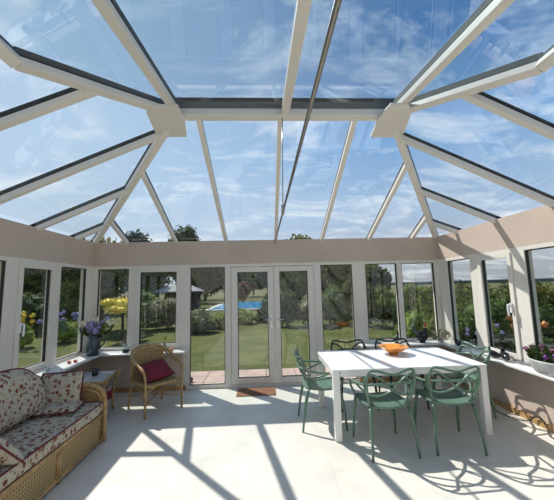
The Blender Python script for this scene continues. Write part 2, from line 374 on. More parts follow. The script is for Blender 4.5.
# ------------------------------------------------------------------ windows
def Pb(off): return lambda u, z: (u, D+off, z)
def Pl(off): return lambda u, z: (XL-off, u, z)
def Pr(off): return lambda u, z: (XR+off, u, z)
def slabbox(mb, F, u0, u1, z0, z1, o0, o1):
    a = F(o0)(u0, z0); b = F(o1)(u1, z1)
    return mb.box(min(a[0], b[0]), max(a[0], b[0]), min(a[1], b[1]), max(a[1], b[1]), z0, z1)
def ring(mb, F, u0, u1, z0, z1, w, o0, o1, wb=None):
    wb = w if wb is None else wb
    slabbox(mb, F, u0, u0+w, z0, z1, o0, o1); slabbox(mb, F, u1-w, u1, z0, z1, o0, o1)
    slabbox(mb, F, u0+w, u1-w, z1-w, z1, o0, o1); slabbox(mb, F, u0+w, u1-w, z0, z0+wb, o0, o1)
wn = [0]
def window(F, g0, g1, z0, z1, label, sash=False, fw=(.05, .05), cat='window', name=None, handle=None, wb=.05, hz=1.27):
    """g0,g1 glass limits; frame widths outside of the glass"""
    wn[0] += 1
    r = thing(name or 'window_%d' % wn[0], label, cat, F(0)((g0+g1)/2, z0), kind='structure')
    org = Vector(r.location)
    def put(mb, nm, m, par, bev=0):
        mb.v = [tuple(Vector(v)-org) for v in mb.v]; return mb.build(nm, m, par, bevel=bev)
    f = MB(); a, b = g0-fw[0], g1+fw[1]
    slabbox(f, F, a, g0, z0, z1, .0, .1); slabbox(f, F, g1, b, z0, z1, .0, .1)
    slabbox(f, F, g0, g1, z1-.05, z1, .0, .1); slabbox(f, F, g0, g1, z0, z0+wb, .0, .1)
    zb, zt = z0+wb, z1-.05
    put(f, 'frame', M['upvc'], r, .004)
    if sash:
        s = MB(); ring(s, F, g0-.02, g1+.02, zb-.02, zt+.0, .065, -.02, .0)
        slabbox(s, F, g0, g1, zt-.05, zt, 0, .05)
        so = put(s, 'sash', M['upvc'], r, .004)
        a0, a1, b0, b1 = g0+.045, g1-.045, zb+.045, zt-.05
    else:
        so = r; a0, a1, b0, b1 = g0, g1, zb, zt
    gk = MB(); ring(gk, F, a0-.001, a1+.001, b0-.001, b1+.001, .012, .012, .045)
    put(gk, 'gasket', M['gasket'], r)
    g = MB(); slabbox(g, F, a0, a1, b0, b1, .026, .032)
    put(g, 'pane', M['glass'], r)
    if handle is not None:
        h = MB(); slabbox(h, F, handle-.012, handle+.012, hz-.06, hz+.06, -.045, -.02)
        P0 = F(-.035)(handle, hz+.03); P1 = F(-.075)(handle, hz+.04); P2 = F(-.08)(handle, hz-.01); P3 = F(-.075)(handle, hz-.10)
        h.tube([P0, P1, P2, P3], .011, sub=3)
        put(h, 'handle', M['whitehandle'] if cat == 'window' else M['handle'], r)
    return r
# back wall, left to right
window(Pb, -2.85, -2.33, ZS, ZH, 'fixed garden window in the left corner behind the flower jug', fw=(.09, .08))
window(Pb, -2.17, -1.46, ZS, ZH, 'opening garden window behind the wicker armchair', sash=True, fw=(.08, .07))
window(Pb, -1.27, -.67, 0, ZH, 'full height fixed glass panel left of the garden doors', fw=(.12, .06), wb=.06)
window(Pb, 1.03, 1.60, 0, ZH, 'full height fixed glass panel right of the garden doors', fw=(.08, .05), wb=.06)
window(Pb, 1.84, 2.42, ZS, ZH, 'garden window behind the middle of the white table', fw=(.19, .04))
window(Pb, 2.51, 3.11, ZS, ZH, 'garden window in the right corner behind the cockerel figurine', fw=(.05, .08))
# left wall
window(Pl, 4.63, 5.28, ZS, ZH, 'left wall window nearest the corner jug', fw=(.1, .22))
window(Pl, 3.86, 4.46, ZS, ZH, 'left wall opening window with a white handle', sash=True, fw=(.1, .07), handle=3.88, hz=1.27)
window(Pl, 2.95, 3.66, ZS, ZH, 'left wall window cut by the photo edge behind the sofa back', fw=(.05, .1))
window(Pl, 2.1, 2.85, ZS, ZH, 'left wall window above the near end of the sofa', fw=(.05, .05), sash=False)
window(Pl, 1.2, 2.0, ZS, ZH, 'left wall window nearer the house', fw=(.05, .05))
# right wall
window(Pr, 4.63, 5.22, ZS, ZH, 'right wall window nearest the corner plant', fw=(.1, .28))
window(Pr, 3.84, 4.42, ZS, ZH, 'right wall opening window with a white handle', sash=True, fw=(.03, .11), handle=3.87, hz=1.34)
window(Pr, 2.75, 3.62, ZS, ZH, 'right wall window behind the zinc planter', fw=(.05, .19))
window(Pr, 1.8, 2.65, ZS, ZH, 'right wall window just beyond the photo edge', fw=(.05, .05))
# remaining stretch of side glazing towards the house: plain plastered piers
struct(MB().box(XL-.1, XL, YF, 1.15, ZS, ZH).build('wall_left_pier', M['plaster']), 'plaster pier between left windows and the house', 'wall')
struct(MB().box(XR, XR+.1, YF, 1.75, ZS, ZH).build('wall_right_pier', M['plaster']), 'plaster pier between right windows and the house', 'wall')
# doors
def door(name, x0, x1, g0, g1, label, hx):
    r = thing(name, label, 'door', ((x0+x1)/2, D, 0), kind='structure'); org = Vector(r.location)
    def put(mb, nm, m, par, bev=0):
        mb.v = [tuple(Vector(v)-org) for v in mb.v]; return mb.build(nm, m, par, bevel=bev)
    f = MB().box(x0, g0, D-.01, D+.06, .05, 2.04).box(g1, x1, D-.01, D+.06, .05, 2.04).box(g0, g1, D-.01, D+.06, 1.95, 2.04).box(g0, g1, D-.01, D+.06, .05, .15)
    lf = put(f, 'door_leaf', M['upvc'], r, .005)
    g = MB(); ring(g, Pb, g0, g1, .15, 1.95, .01, .0, .045); put(g, 'gasket', M['gasket'], r)
    put(MB().box(g0, g1, D+.022, D+.028, .15, 1.95), 'pane', M['glass'], r)
    h = MB().box(hx-.014, hx+.014, D-.02, D-.01, .97, 1.2)
    h.tube([(hx, D-.015, 1.12), (hx, D-.06, 1.12), (hx+(.05 if hx < .2 else -.05)*-1, D-.065, 1.12), (hx+(.1 if hx < .2 else -.1)*-1, D-.06, 1.115)], .009, sub=3)
    put(h, 'handle', M['handle'], r)
door('door_1', -.56, .185, -.45, .08, 'white glazed garden door leaf on the left', .135)
door('door_2', .19, .90, .29, .79, 'white glazed garden door leaf on the right', .24)
struct(MB().box(-.615, -.565, D-.0, D+.1, 0, ZH).box(.905, .955, D, D+.1, 0, ZH).box(-.565, .905, D, D+.1, 2.05, ZH).box(-.565, .905, D, D+.12, 0, .045).build('trim_5', M['upvc'], bevel=.004), 'white frame and threshold around the garden doors', 'door frame')

# ------------------------------------------------------------------ glazed roof
roof = thing('ceiling', 'glazed hipped conservatory roof with cream bars', 'roof', (0, 0, 0), kind='structure')
A, B2 = V(XL, D, ZT), V(XR, D, ZT)
nL = V(-.51, 0, 1).normalized(); nR = V(.593, 0, 1).normalized(); nB = V(0, .442, 1).normalized(); nF = V(0, -.14, 1).normalized()
def pane(pts, nm='roof_pane', g='roofglass'):
    P = [Vector(p)+V(0, 0, .03) for p in pts]
    MB().slab(P, .006).build(nm, M[g], roof)
pane([A, EL, KL, KL2, V(XL, YF, ZT)]); pane([B2, ER, KR, KR2, V(XR, YF, ZT)])
pane([A, B2, ER, EL])
for q in ([EL, ER, CR2, CL2], [EL, KL, CL2], [KL, KL2, CL2], [ER, KR, CR2], [KR, KR2, CR2]): pane(q, g='solarglass')
def rbar(a, b, n, w=.062, nm='rafter', h=.055):
    a = Vector(a); b = Vector(b)
    if abs(b.z-ZT) < 1e-4: b = b+(b-a).normalized()*.13
    o = MB().bar(a, b, w, -.035, .025, n).build(nm, M['rafter'], roof, bevel=.006)
    MB().bar(a, b, w*.8, .026, .036+h, n).build('outer_cap', M['cap'], o)
def hipx(y, left=True): return XL+(D-y)/2.33*2.02 if left else XR-(D-y)/2.33*1.74
for y0, y1 in ((5.04, 4.96), (4.27, 4.12), (3.40, 3.2)):
    x0 = hipx(y0); rbar((x0, y0, ZT+.51*(x0-XL)), (XL, y1, ZT), nL, h=.035)
rbar((-1.34, 2.43, ZT+.51*(-1.34-XL)), (XL, 2.26, ZT), nL, h=.035)
for y in (1.4, .55, -.3): rbar((KL.x, y, KL.z), (XL, y, ZT), nL, h=.035)
for y0, y1 in ((5.07, 4.90), (4.33, 4.05), (3.45, 3.18)):
    x0 = hipx(y0, False); rbar((x0, y0, ZT+.593*(XR-x0)), (XR, y1, ZT), nR, h=.03)
rbar((1.78, 2.48, ZT+.593*(XR-1.78)), (XR, 2.34, ZT), nR, h=.03)
for y in (1.4, .55, -.3): rbar((KR.x, y, KR.z), (XR, y, ZT), nR, h=.03)
for xb in (-2.38, -1.53, -.65, .24, 1.08, 1.95, 2.75):
    xt = xb-.02; y = max(3.2, D-(xt-XL)/2.02*2.33, D-(XR-xt)/1.74*2.33)
    rbar((xt, y, ZT+.442*(D-y)), (xb, D, ZT), nB, w=.055, h=.03)
rbar(EL, A, (nL+nB), w=.085, nm='hip_rafter', h=.05); rbar(ER, B2, (nR+nB), w=.085, nm='hip_rafter', h=.05)
rbar(EL, KL, (nL+nF), w=.085, nm='hip_rafter'); rbar(ER, KR, (nR+nF), w=.085, nm='hip_rafter')
rbar(KL, KL2, nL, w=.085, nm='hip_rafter'); rbar(KR, KR2, nR, w=.085, nm='hip_rafter')
rbar(V(-.88, 3.17, 3.55), CL2, nF, w=.075, h=.05); rbar(V(1.45, 3.17, 3.55), CR2, nF, w=.075, h=.05)
rbar(V(.27, 3.17, 3.55), V(.27, YF, 2.97), nF, w=.08, h=.05)
rb = MB().box(-.9, 1.45, 3.11, 3.23, 3.50, 3.58).build('ridge_beam', M['rafter'], roof, bevel=.008)
MB().box(-.95, 1.5, 3.08, 3.26, 3.61, 3.68).build('outer_cap', M['cap'], rb)
MB().prism([(-1.06, 2.87), (-1.14, 2.97), (-1.19, 3.39), (-1.15, 3.48), (-.86, 3.48), (-.79, 3.11), (-.80, 2.86)], 3.44, 3.475).build('hub_plate', M['rafter'], roof, bevel=.008)
MB().prism([(1.48, 2.83), (1.58, 2.96), (1.71, 3.44), (1.66, 3.5), (1.33, 3.5), (1.27, 3.08), (1.30, 2.83)], 3.44, 3.475).build('hub_plate', M['rafter'], roof, bevel=.008)
# tie rod from the garden-side beam to the house wall, hung from the ridge
tr = thing('tie_rod', 'thin steel tie rod hung below the roof ridge', 'tie rod', (.222, D, 2.46), kind='structure')
MB().tube([(0, 0, .0), (0, YF-D, 0)], .0105, sub=1).build('rod', M['rodsteel'], tr, smooth=True)
MB().tube([(0, 3.17-D, .03), (.02, 3.17-D, 1.06)], .006, sub=1).build('hanger', M['steel'], tr, smooth=True)
MB().tube([(0, 3.17-D, -.04), (0, 3.17-D, -.02), (0, 3.17-D, .07), (0, 3.17-D, .09)], [.008, .018, .018, .008], sub=2).tube([(0, 3.27-D, 0), (0, 3.23-D, 0), (0, 3.09-D, 0), (0, 3.05-D, 0)], [.009, .016, .016, .009], sub=2).build('turnbuckle', M['steel'], tr, smooth=True)

# ------------------------------------------------------------------ white dining table
TX, TY, TW, TD = 1.628, 4.038, 1.76, 1.04
t = thing('dining_table', 'white rectangular dining table holding the orange bowl', 'table', (TX, TY, 0))
MB().box(-TW/2+.24, TW/2, -TD/2, TD/2, .725, .75).build('tabletop', M['tablewhite'], t, bevel=.004)
MB().box(-TW/2, -TW/2+.236, -TD/2, TD/2, .725, .75).build('end_leaf', M['tablewhite'], t, bevel=.004)
MB().box(-TW/2+.09, TW/2-.09, -TD/2+.01, -TD/2+.035, .67, .725).box(-TW/2+.09, TW/2-.09, TD/2-.035, TD/2-.01, .67, .725).box(-TW/2+.01, -TW/2+.035, -TD/2+.09, TD/2-.09, .67, .725).box(TW/2-.035, TW/2-.01, -TD/2+.09, TD/2-.09, .67, .725).build('apron', M['tablewhite'], t)
for sx in (-1, 1):
    for sy in (-1, 1):
        x, y = sx*(TW/2-.04), sy*(TD/2-.04)
        MB().box(x-.037, x+.037, y-.037, y+.037, 0, .725).build('leg', M['tablewhite'], t, bevel=.004)

# ------------------------------------------------------------------ loop-backed plastic chairs (front = +y)
def make_loop_chair(name, label, m, cat='chair', group=None):
    r = thing(name, label, cat)
    # seat: dished rounded pad
    mb = MB(); N = 14; vs = []; fs = []
    for lay in (0, 1):
        for i in range(N+1):
            for j in range(N+1):
                u = -1+2*i/N; v = -1+2*j/N
                x = u*math.sqrt(1-.28*v*v)*.235; y = v*math.sqrt(1-.22*u*u)*.225
                z = .455+.018*(u*u)+.012*(v*v)-.02*max(0, v-.7) - (0 if lay else .022)
                vs.append((x, y, z))
    S = (N+1)**2
    for i in range(N):
        for j in range(N):
            a = i*(N+1)+j; fs += [(a, a+1, a+N+2, a+N+1), (S+a, S+a+N+1, S+a+N+2, S+a+1)]
    for i in range(N):
        for a, b in ((i*(N+1), (i+1)*(N+1)), (i*(N+1)+N, (i+1)*(N+1)+N), (i, i+1), (N*(N+1)+i, N*(N+1)+i+1)): fs.append((a, b, S+b, S+a))
    mb.add(vs, fs); mb.build('seat', m, r, smooth=True)
    for s in (-1, 1):
        MB().tube([(s*.245, .245, 0), (s*.235, .22, .25), (s*.215, .185, .45)], [.012, .017, .022], sub=3).build('leg', m, r, smooth=True)
        MB().tube([(s*.235, -.27, 0), (s*.22, -.235, .25), (s*.2, -.19, .45)], [.012, .017, .022], sub=3).build('leg', m, r, smooth=True)
    k = .0115
    # loop A: from the front corners, up over the arms and round a wide low back
    MB().tube([(-.21, .19, .455), (-.262, .20, .56), (-.285, .13, .645), (-.285, -.02, .665), (-.255, -.18, .68), (-.15, -.265, .70), (0, -.285, .705),
               (.15, -.265, .70), (.255, -.18, .68), (.285, -.02, .665), (.285, .13, .645), (.262, .20, .56), (.21, .19, .455)], k*1.1, sub=5).build('arm_loop', m, r, smooth=True)
    # loop B: tall hoop from the seat back
    MB().tube([(-.2, -.17, .455), (-.235, -.215, .6), (-.25, -.25, .74), (-.225, -.27, .825), (-.16, -.29, .835), (0, -.31, .80), (.16, -.29, .835), (.225, -.27, .825), (.25, -.25, .74), (.235, -.215, .6), (.2, -.17, .455)], k*1.1, sub=5).build('back_hoop', m, r, smooth=True)
    # loop C: crossing hoop from the arms down behind the seat and up to the crown
    MB().tube([(-.275, .06, .655), (-.235, -.09, .60), (-.16, -.2, .57), (-.02, -.25, .62), (.13, -.28, .76), (.235, -.262, .79), (.262, -.2, .70), (.215, -.17, .56), (.16, -.18, .47)], k, sub=5).build('cross_loop', m, r, smooth=True)
    MB().tube([(.275, .06, .655), (.235, -.09, .60), (.16, -.2, .57), (.02, -.245, .625), (-.13, -.275, .765), (-.235, -.262, .79), (-.262, -.2, .70), (-.215, -.17, .56), (-.16, -.18, .47)], k, sub=5).build('cross_loop', m, r, smooth=True)
    return r
G = 'plastic loop-back chairs around the white table'
c1 = make_loop_chair('loop_back_chair', 'sage green loop-back chair at the left end of the white table', M['sage'], group=G)
c1['group'] = G
c1.location = (.70, 4.02, 0); c1.rotation_euler = (0, 0, -PI/2)
copy_tree(c1, (1.235, 3.40, 0), .06, 'sage green loop-back chair on the near side of the table, left one')
copy_tree(c1, (1.93, 3.42, 0), -.08, 'sage green loop-back chair on the near side of the table, right one')
copy_tree(c1, (2.56, 4.14, 0), PI/2+.08, 'sage green loop-back chair at the right end of the table by the window wall')
d1 = make_loop_chair('loop_back_chair', 'dark green loop-back chair behind the table, left of the bowl', M['dgreen']); d1['group'] = G
d1.location = (1.27, 4.55, 0); d1.rotation_euler = (0, 0, PI)
copy_tree(d1, (1.94, 4.52, 0), PI, 'dark green loop-back chair behind the table, directly behind the bowl')

# bowl
b = thing('bowl', 'wide orange glazed bowl on the white table', 'bowl', (1.73, 4.2, .75))
MB().lathe([(.0, .0), (.062, .0), (.062, .018), (.075, .026), (.125, .05), (.172, .085), (.193, .098), (.193, .104), (.172, .096), (.12, .06), (.06, .036), (0, .032)], 36).build('basin', M['bowl'], b, smooth=True)

# ------------------------------------------------------------------ wicker armchair (front = +y local)
def cushion(mb, cx, cy, cz, hx, hy, hz, e=.35, N=12, rot=None, puff=1.0):
    vs = []; fs = []
    for lay in (1, -1):
        for i in range(N+1):
            for j in range(N+1):
                u = -1+2*i/N; v = -1+2*j/N
                h = ((1-abs(u)**3.0)*(1-abs(v)**3.0))**e
                q = 1-.06*(1-abs(u))*(abs(v) > .99)-.06*(1-abs(v))*(abs(u) > .99)
                p = Vector((u*hx*q, v*hy*q, lay*hz*h))
                vs.append(p)
    S = (N+1)**2
    for i in range(N):
        for j in range(N):
            a = i*(N+1)+j; fs += [(a, a+1, a+N+2, a+N+1), (S+a, S+a+N+1, S+a+N+2, S+a+1)]
    R = rot or Matrix.Identity(3)
    mb.add([R @ v+Vector((cx, cy, cz)) for v in vs], fs); return mb
def edge_loop(hx, hy, N=6, q=0):
    P = []
    for i in range(N): P.append(Vector((-hx+2*hx*i/N, -hy, 0)))
    for i in range(N): P.append(Vector((hx, -hy+2*hy*i/N, 0)))
    for i in range(N): P.append(Vector((hx-2*hx*i/N, hy, 0)))
    for i in range(N): P.append(Vector((-hx, hy-2*hy*i/N, 0)))
    return P
ac = thing('wicker_armchair', 'honey rattan armchair with curved arms by the window sill', 'armchair', (-1.575, 4.72, 0), math.atan2(-.71, .70)-PI/2)
for s in (-1, 1):
    MB().tube([(s*.265, .27, 0), (s*.265, .265, .3), (s*.27, .26, .5), (s*.285, .22, .6), (s*.29, .1, .65), (s*.285, -.05, .69)], .017, sub=4).build('leg', M['rattan'], ac, smooth=True)
    MB().tube([(s*.25, -.29, 0), (s*.235, -.25, .42), (s*.24, -.28, .78)], .016, sub=4).build('leg', M['rattan'], ac, smooth=True)
    MB().tube([(s*.25, .25, .33), (s*.16, .25, .365), (s*.05, .25, .385)], .008, sub=3).tube([(s*.262, .25, .2), (s*.2, .25, .33), (s*.1, .25, .375)], .008, sub=3).tube([(s*.262, .24, .2), (s*.262, .12, .34), (s*.25, 0, .385)], .008, sub=3).build('curved_brace', M['rattan'], ac, smooth=True)
MB().tube([(-.285, .24, .575), (-.3, .1, .655), (-.295, -.06, .69), (-.27, -.2, .76), (-.17, -.31, .82), (0, -.35, .835), (.17, -.31, .82), (.27, -.2, .76), (.295, -.06, .69), (.3, .1, .655), (.285, .24, .575)], .021, sub=6).tube([(-.265, .2, .58), (-.27, .05, .635), (-.265, -.06, .665), (-.24, -.2, .73), (-.15, -.29, .79), (0, -.325, .80), (.15, -.29, .79), (.24, -.2, .73), (.265, -.06, .665), (.27, .05, .635), (.265, .2, .58)], .013, sub=6).build('arm_rail', M['rattan'], ac, smooth=True)
MB().tube([(-.25, .25, .39), (0, .26, .39), (.25, .25, .39)], .017, sub=3).tube([(-.25, .25, .39), (-.255, 0, .39), (-.235, -.25, .39)], .014, sub=3).tube([(.25, .25, .39), (.255, 0, .39), (.235, -.25, .39)], .014, sub=3).tube([(-.235, -.25, .39), (0, -.28, .39), (.235, -.25, .39)], .014, sub=3).tube([(-.26, .25, .17), (0, 0, .19), (.24, -.28, .17)], .01, sub=3).tube([(.26, .25, .17), (0, 0, .17), (-.24, -.28, .17)], .01, sub=3).build('seat_frame', M['rattan'], ac, smooth=True)
MB().box(-.24, .24, -.25, .245, .385, .402).build('seat', M['weave'], ac, bevel=.005)
vs = []; N = 14
for lay in (0, .012):
    for i in range(N+1):
        u = -1+2*i/N; x = .235*u; y0 = -.30+.10*u*u*.6-lay
        for j in range(5):
            z = .41+(.385-.07*u*u)*j/4; vs.append((x*(1+.02*j), y0-.02*j/4, z))
S = (N+1)*5; fs = []
for i in range(N):
    for j in range(4):
        a = i*5+j; fs += [(a, a+1, a+6, a+5), (S+a, S+a+5, S+a+6, S+a+1)]
MB().add(vs, fs).build('backrest', M['weave'], ac, smooth=True)
cu = thing('seat_cushion', 'burgundy square cushion lying on the wicker armchair', 'cushion', (-1.575, 4.72, .45), math.atan2(-.71, .70)-PI/2)
rot = Matrix.Rotation(math.radians(-24), 3, 'X') @ Matrix.Rotation(math.radians(8), 3, 'Y')
cushion(MB(), 0, -.015, .07, .215, .2, .06, rot=rot).build('cover', M['burgundy'], cu, smooth=True)

# ------------------------------------------------------------------ rattan sofa along the left wall
Y0, Y1, XF, XB = 2.28, 3.80, -1.84, -2.62
sf = thing('rattan_sofa', 'honey rattan sofa with lattice front by the left windows', 'sofa', (-2.2, 3.0, 0))
def S_(mb, nm, m, smooth=False, bevel=0, par=None):
    mb.v = [(v[0]+2.2, v[1]-3.0, v[2]) for v in mb.v]; return mb.build(nm, m, par or sf, smooth=smooth, bevel=bevel)
for ya, yb in ((Y0+.05, (Y0+Y1)/2), ((Y0+Y1)/2, Y1-.05)):
    S_(MB().box(XF-.02, XF, ya+.03, yb-.03, .04, .29), 'lattice_panel', M['lattice'])
S_(MB().tube([(XF, Y0+.03, .30), (XF, Y1-.02, .30)], .024, sub=1).tube([(XF, Y0+.03, .035), (XF, Y1-.02, .035)], .018, sub=1).tube([(XF, (Y0+Y1)/2, 0), (XF, (Y0+Y1)/2, .3)], .02, sub=1).tube([(XF+.004, (Y0+Y1)/2-.035, .03), (XF+.004, (Y0+Y1)/2-.035, .3)], .012, sub=1)
   .tube([(XB, Y0+.03, .30), (XB, Y1-.03, .30)], .02, sub=1).box(XB, XF-.02, Y0+.05, Y1-.05, .27, .3), 'seat_frame', M['rattan'], True)
for ye in (Y0, Y1):
    s = 1 if ye == Y1 else -1
    S_(MB().tube([(XF+.01, ye, 0), (XF+.01, ye, .3), (XF+.005, ye, .44), (XF-.04, ye+s*.01, .55), (XF-.16, ye+s*.01, .60), (XF-.4, ye, .63), (XB, ye, .72), (XB-.03, ye, .76)], .028, sub=5).tube([(XF-.03, ye-s*.01, 0), (XF-.03, ye-s*.01, .42), (XF-.07, ye, .51), (XF-.16, ye, .555), (XF-.4, ye, .585), (XB, ye, .66)], .02, sub=5), 'arm', M['rattan'], True)
    S_(MB().add([(XF-.03, ye-.012, .03), (XF-.03, ye-.012, .42), (XF-.08, ye-.012, .52), (XF-.4, ye-.012, .58), (XB, ye-.012, .66), (XB, ye-.012, .03),
                 (XF-.03, ye+.0, .03), (XF-.03, ye+.0, .42), (XF-.08, ye+.0, .52), (XF-.4, ye+.0, .58), (XB, ye+.0, .66), (XB, ye+.0, .03)],
                [(0, 1, 2, 3, 4, 5), (11, 10, 9, 8, 7, 6)]+[(i, (i+1) % 6, 6+(i+1) % 6, 6+i) for i in range(6)]), 'side_panel', M['weave'])
    S_(MB().tube([(XB, ye-s*.03, 0), (XB, ye-s*.03, .45), (XB-.05, ye-s*.03, .75)], .024, sub=4), 'leg', M['rattan'], True)
S_(MB().tube([(XB-.05, Y0+.03, .72), (XB-.06, Y0+.15, .80), (XB-.07, Y0+.4, .84), (XB-.07, Y1-.4, .84), (XB-.06, Y1-.15, .80), (XB-.05, Y1-.03, .72)], .024, sub=5), 'top_rail', M['rattan'], True)
S_(MB().add([(XB-.01, Y0+.04, .3), (XB-.01, Y1-.04, .3), (XB-.05, Y1-.04, .72), (XB-.06, Y1-.4, .83), (XB-.06, Y0+.4, .83), (XB-.05, Y0+.04, .72)], [(0, 1, 2, 3, 4, 5)]), 'back_panel', M['weave'])
# cushions: things lying on the sofa
def pillow(name, label, c, h, R, piping=True, cat='cushion', e=.35):
    r = thing(name, label, cat, c)
    cushion(MB(), 0, 0, 0, h[0], h[1], h[2], rot=R, N=16, e=e).build('cover', M['floral'], r, smooth=True)
    if piping:
        P = [R @ p for p in edge_loop(h[0]*1.0, h[1]*1.0)]
        MB().tube(P, .008, sub=1, closed=True, n=6).build('piping', M['piping'], r, smooth=True)
    return r
def RR(x, y, z): return (Matrix.Rotation(z, 3, 'Z') @ Matrix.Rotation(y, 3, 'Y') @ Matrix.Rotation(x, 3, 'X'))
sc = thing('seat_cushion', 'long floral seat cushion with burgundy piping on the rattan sofa', 'cushion', (-2.215, 3.04, .375))
hx, hy = .385, .735
MB().box(-hx, hx, -hy, hy, -.062, .06).build('cover', M['floral'], sc, bevel=.03)
MB().tube([(hx-.004, -hy+.03, .055), (hx-.004, hy-.03, .055)], .008, sub=1).tube([(hx-.004, -hy+.03, -.058), (hx-.004, hy-.03, -.058)], .007, sub=1).tube([(hx-.03, hy-.004, .055), (-hx+.03, hy-.004, .055)], .008, sub=1).build('piping', M['piping'], sc, smooth=True)
# back cushion with an arched outline
bc = thing('back_cushion', 'arched floral back cushion leaning on the sofa back', 'cushion', (-2.36, 2.98, .45), 0)
vs = []; fs = []; N = 22; K = 10; prof = []
for i in range(N+1):
    u = -1+2*i/N; hh = .50*(max(0, 1-abs(u)**3.2))**.42+.0
    for j in range(K+1):
        v = j/K; prof.append((u, v, hh*v))
tilt = .19
for lay in (1, -1):
    for (u, v, z) in prof:
        th = .085*((1-abs(u)**4)*(1-abs(2*v-1)**4))**.5
        vs.append((lay*th-z*tilt+.03, u*.60, z+.01))
S = len(prof)
for i in range(N):
    for j in range(K):
        a = i*(K+1)+j; fs += [(a, a+1, a+K+2, a+K+1), (S+a, S+a+K+1, S+a+K+2, S+a+1)]
MB().add(vs, fs).build('cover', M['floral'], bc, smooth=True)
MB().tube([(-.50*(max(0, 1-abs(u)**3.2))**.42*tilt+.03, u*.60, .50*(max(0, 1-abs(u)**3.2))**.42+.012) for u in [-1+2*i/24 for i in range(25)]], .008, sub=1, n=6).build('piping', M['piping'], bc, smooth=True)
pillow('scatter_cushion', 'floral scatter cushion propped at the far arm of the sofa', (-2.24, 3.66, .60), (.2, .19, .06), RR(math.radians(74), 0, math.radians(14)))
pillow('scatter_cushion', 'floral scatter cushion lying flat under the propped one at the far arm', (-2.16, 3.52, .465), (.19, .15, .04), RR(0, 0, .2))
pillow('scatter_cushion', 'floral scatter cushion with burgundy edge at the near arm of the sofa', (-2.02, 2.50, .545), (.19, .18, .07), RR(math.radians(-48), 0, math.radians(-14)))

# ------------------------------------------------------------------ rattan side table and what stands on it
st = thing('side_table', 'small glass-topped rattan table between sofa and armchair', 'table', (-2.42, 4.50, 0), math.radians(8))
MB().box(-.29, .29, -.25, .25, .515, .527).build('tabletop', M['glasstop'], st, bevel=.003)
MB().tube([(-.3, -.26, .505), (.3, -.26, .505), (.3, .26, .505), (-.3, .26, .505)], .016, sub=1, closed=True).build('top_frame', M['rattan'], st, smooth=True)
for sx in (-1, 1):
    for sy in (-1, 1):
        MB().tube([(sx*.36, sy*.26, .54), (sx*.33, sy*.26, .50), (sx*.29, sy*.25, .40), (sx*.26, sy*.24, .2), (sx*.27, sy*.24, 0)], [.012, .017, .017, .016, .015], sub=4).build('leg', M['rattan'], st, smooth=True)
MB().box(-.25, .25, -.22, .22, .2, .215).build('shelf', M['weave'], st)
mg = thing('mug', 'dark mug on the glass-topped rattan table', 'mug', (-2.33, 4.53, .527))
MB().lathe([(0, 0), (.035, 0), (.04, .02), (.042, .09), (.036, .09), (.034, .015), (0, .012)], 20).build('cup', M['black'], mg, smooth=True)
MB().tube([(.04, 0, .075), (.065, 0, .07), (.068, 0, .035), (.04, 0, .025)], .005, sub=4).build('handle', M['black'], mg, smooth=True)
bk = thing('storage_basket', 'small dark red basket under the rattan side table', 'basket', (-2.22, 4.55, .215), .2)
MB().lathe([(.0, 0), (.11, 0), (.125, .12), (.118, .12), (.105, .012), (0, .01)], 20).build('basket_body', M['burgundy'], bk, smooth=True)
cushion(MB(), 0, 0, .11, .1, .1, .04, N=8).build('cloth_lining', M['floral'], bk, smooth=True)

# ------------------------------------------------------------------ flowers in a jug
def flowerhead(mb, c, r, rnd, n=26):
    for _ in range(n):
        d = Vector((rnd.gauss(0, 1), rnd.gauss(0, 1), rnd.gauss(0, 1))).normalized(); p = Vector(c)+d*r*rnd.uniform(.6, 1)
        a = d.orthogonal().normalized(); a.rotate(Matrix.Rotation(rnd.uniform(0, 6.3), 3, d)); b = d.cross(a); q = r*.42
        mb.add([p-a*q, p-b*q+d*q*.3, p+a*q, p+b*q+d*q*.3], [(0, 1, 2, 3)])
rnd = random.Random(3)
jg = thing('flower_jug', 'dark blue jug holding the flower bouquet on the corner sill', 'jug', (-2.72, 5.2, ZS))
MB().lathe([(0, 0), (.085, 0), (.10, .04), (.108, .12), (.10, .2), (.08, .26), (.078, .29), (.088, .31), (.08, .31), (.07, .28), (.09, .2), (.095, .1), (.08, .02), (0, .015)], 28).build('jug_body', M['navy'], jg, smooth=True)
MB().tube([(.08, 0, .28), (.15, 0, .27), (.165, 0, .18), (.1, 0, .12)], .011, sub=5).build('handle', M['navy'], jg, smooth=True)
bq = thing('bouquet', 'bouquet of lilac and cream flowers in the dark blue jug', 'flowers', (-2.72, 5.2, ZS+.2))
heads = [('lilac', (-.02, -.03, .22), .075), ('lilac', (.05, -.05, .18), .06), ('lilac', (-.08, -.02, .26), .055), ('lilac', (.0, -.06, .29), .05), ('cream', (-.14, -.04, .30), .055), ('cream', (.02, -.02, .36), .055),
         ('cream', (.25, -.02, .30), .062), ('lilac', (.20, 0, .37), .04), ('lilac', (.14, -.02, .31), .04), ('cream', (.32, .02, .33), .03), ('lilac', (-.18, 0, .20), .035), ('lilac', (.10, -.06, .25), .045)]
stm = MB(); lv = MB()
for k, (m, p, r) in enumerate(heads):
    stm.tube([(p[0]*.12, p[1]*.12, 0), (p[0]*.5, p[1]*.5, p[2]*.6), (p[0], p[1], p[2])], .004, sub=3, n=5)
    mb = MB(); flowerhead(mb, p, r, rnd, 40); mb.ball(p, r*.6, 8, 6); mb.build('flower', M[m], bq)
stm.build('stems', M['stem'], bq)
lv.leaves([((0, 0, .18), (.16, .1, .1)), ((.16, 0, .22), (.14, .08, .09)), ((-.12, 0, .2), (.12, .08, .08))], 260, .035, rnd); lv.build('foliage', M['leafmid'], bq)

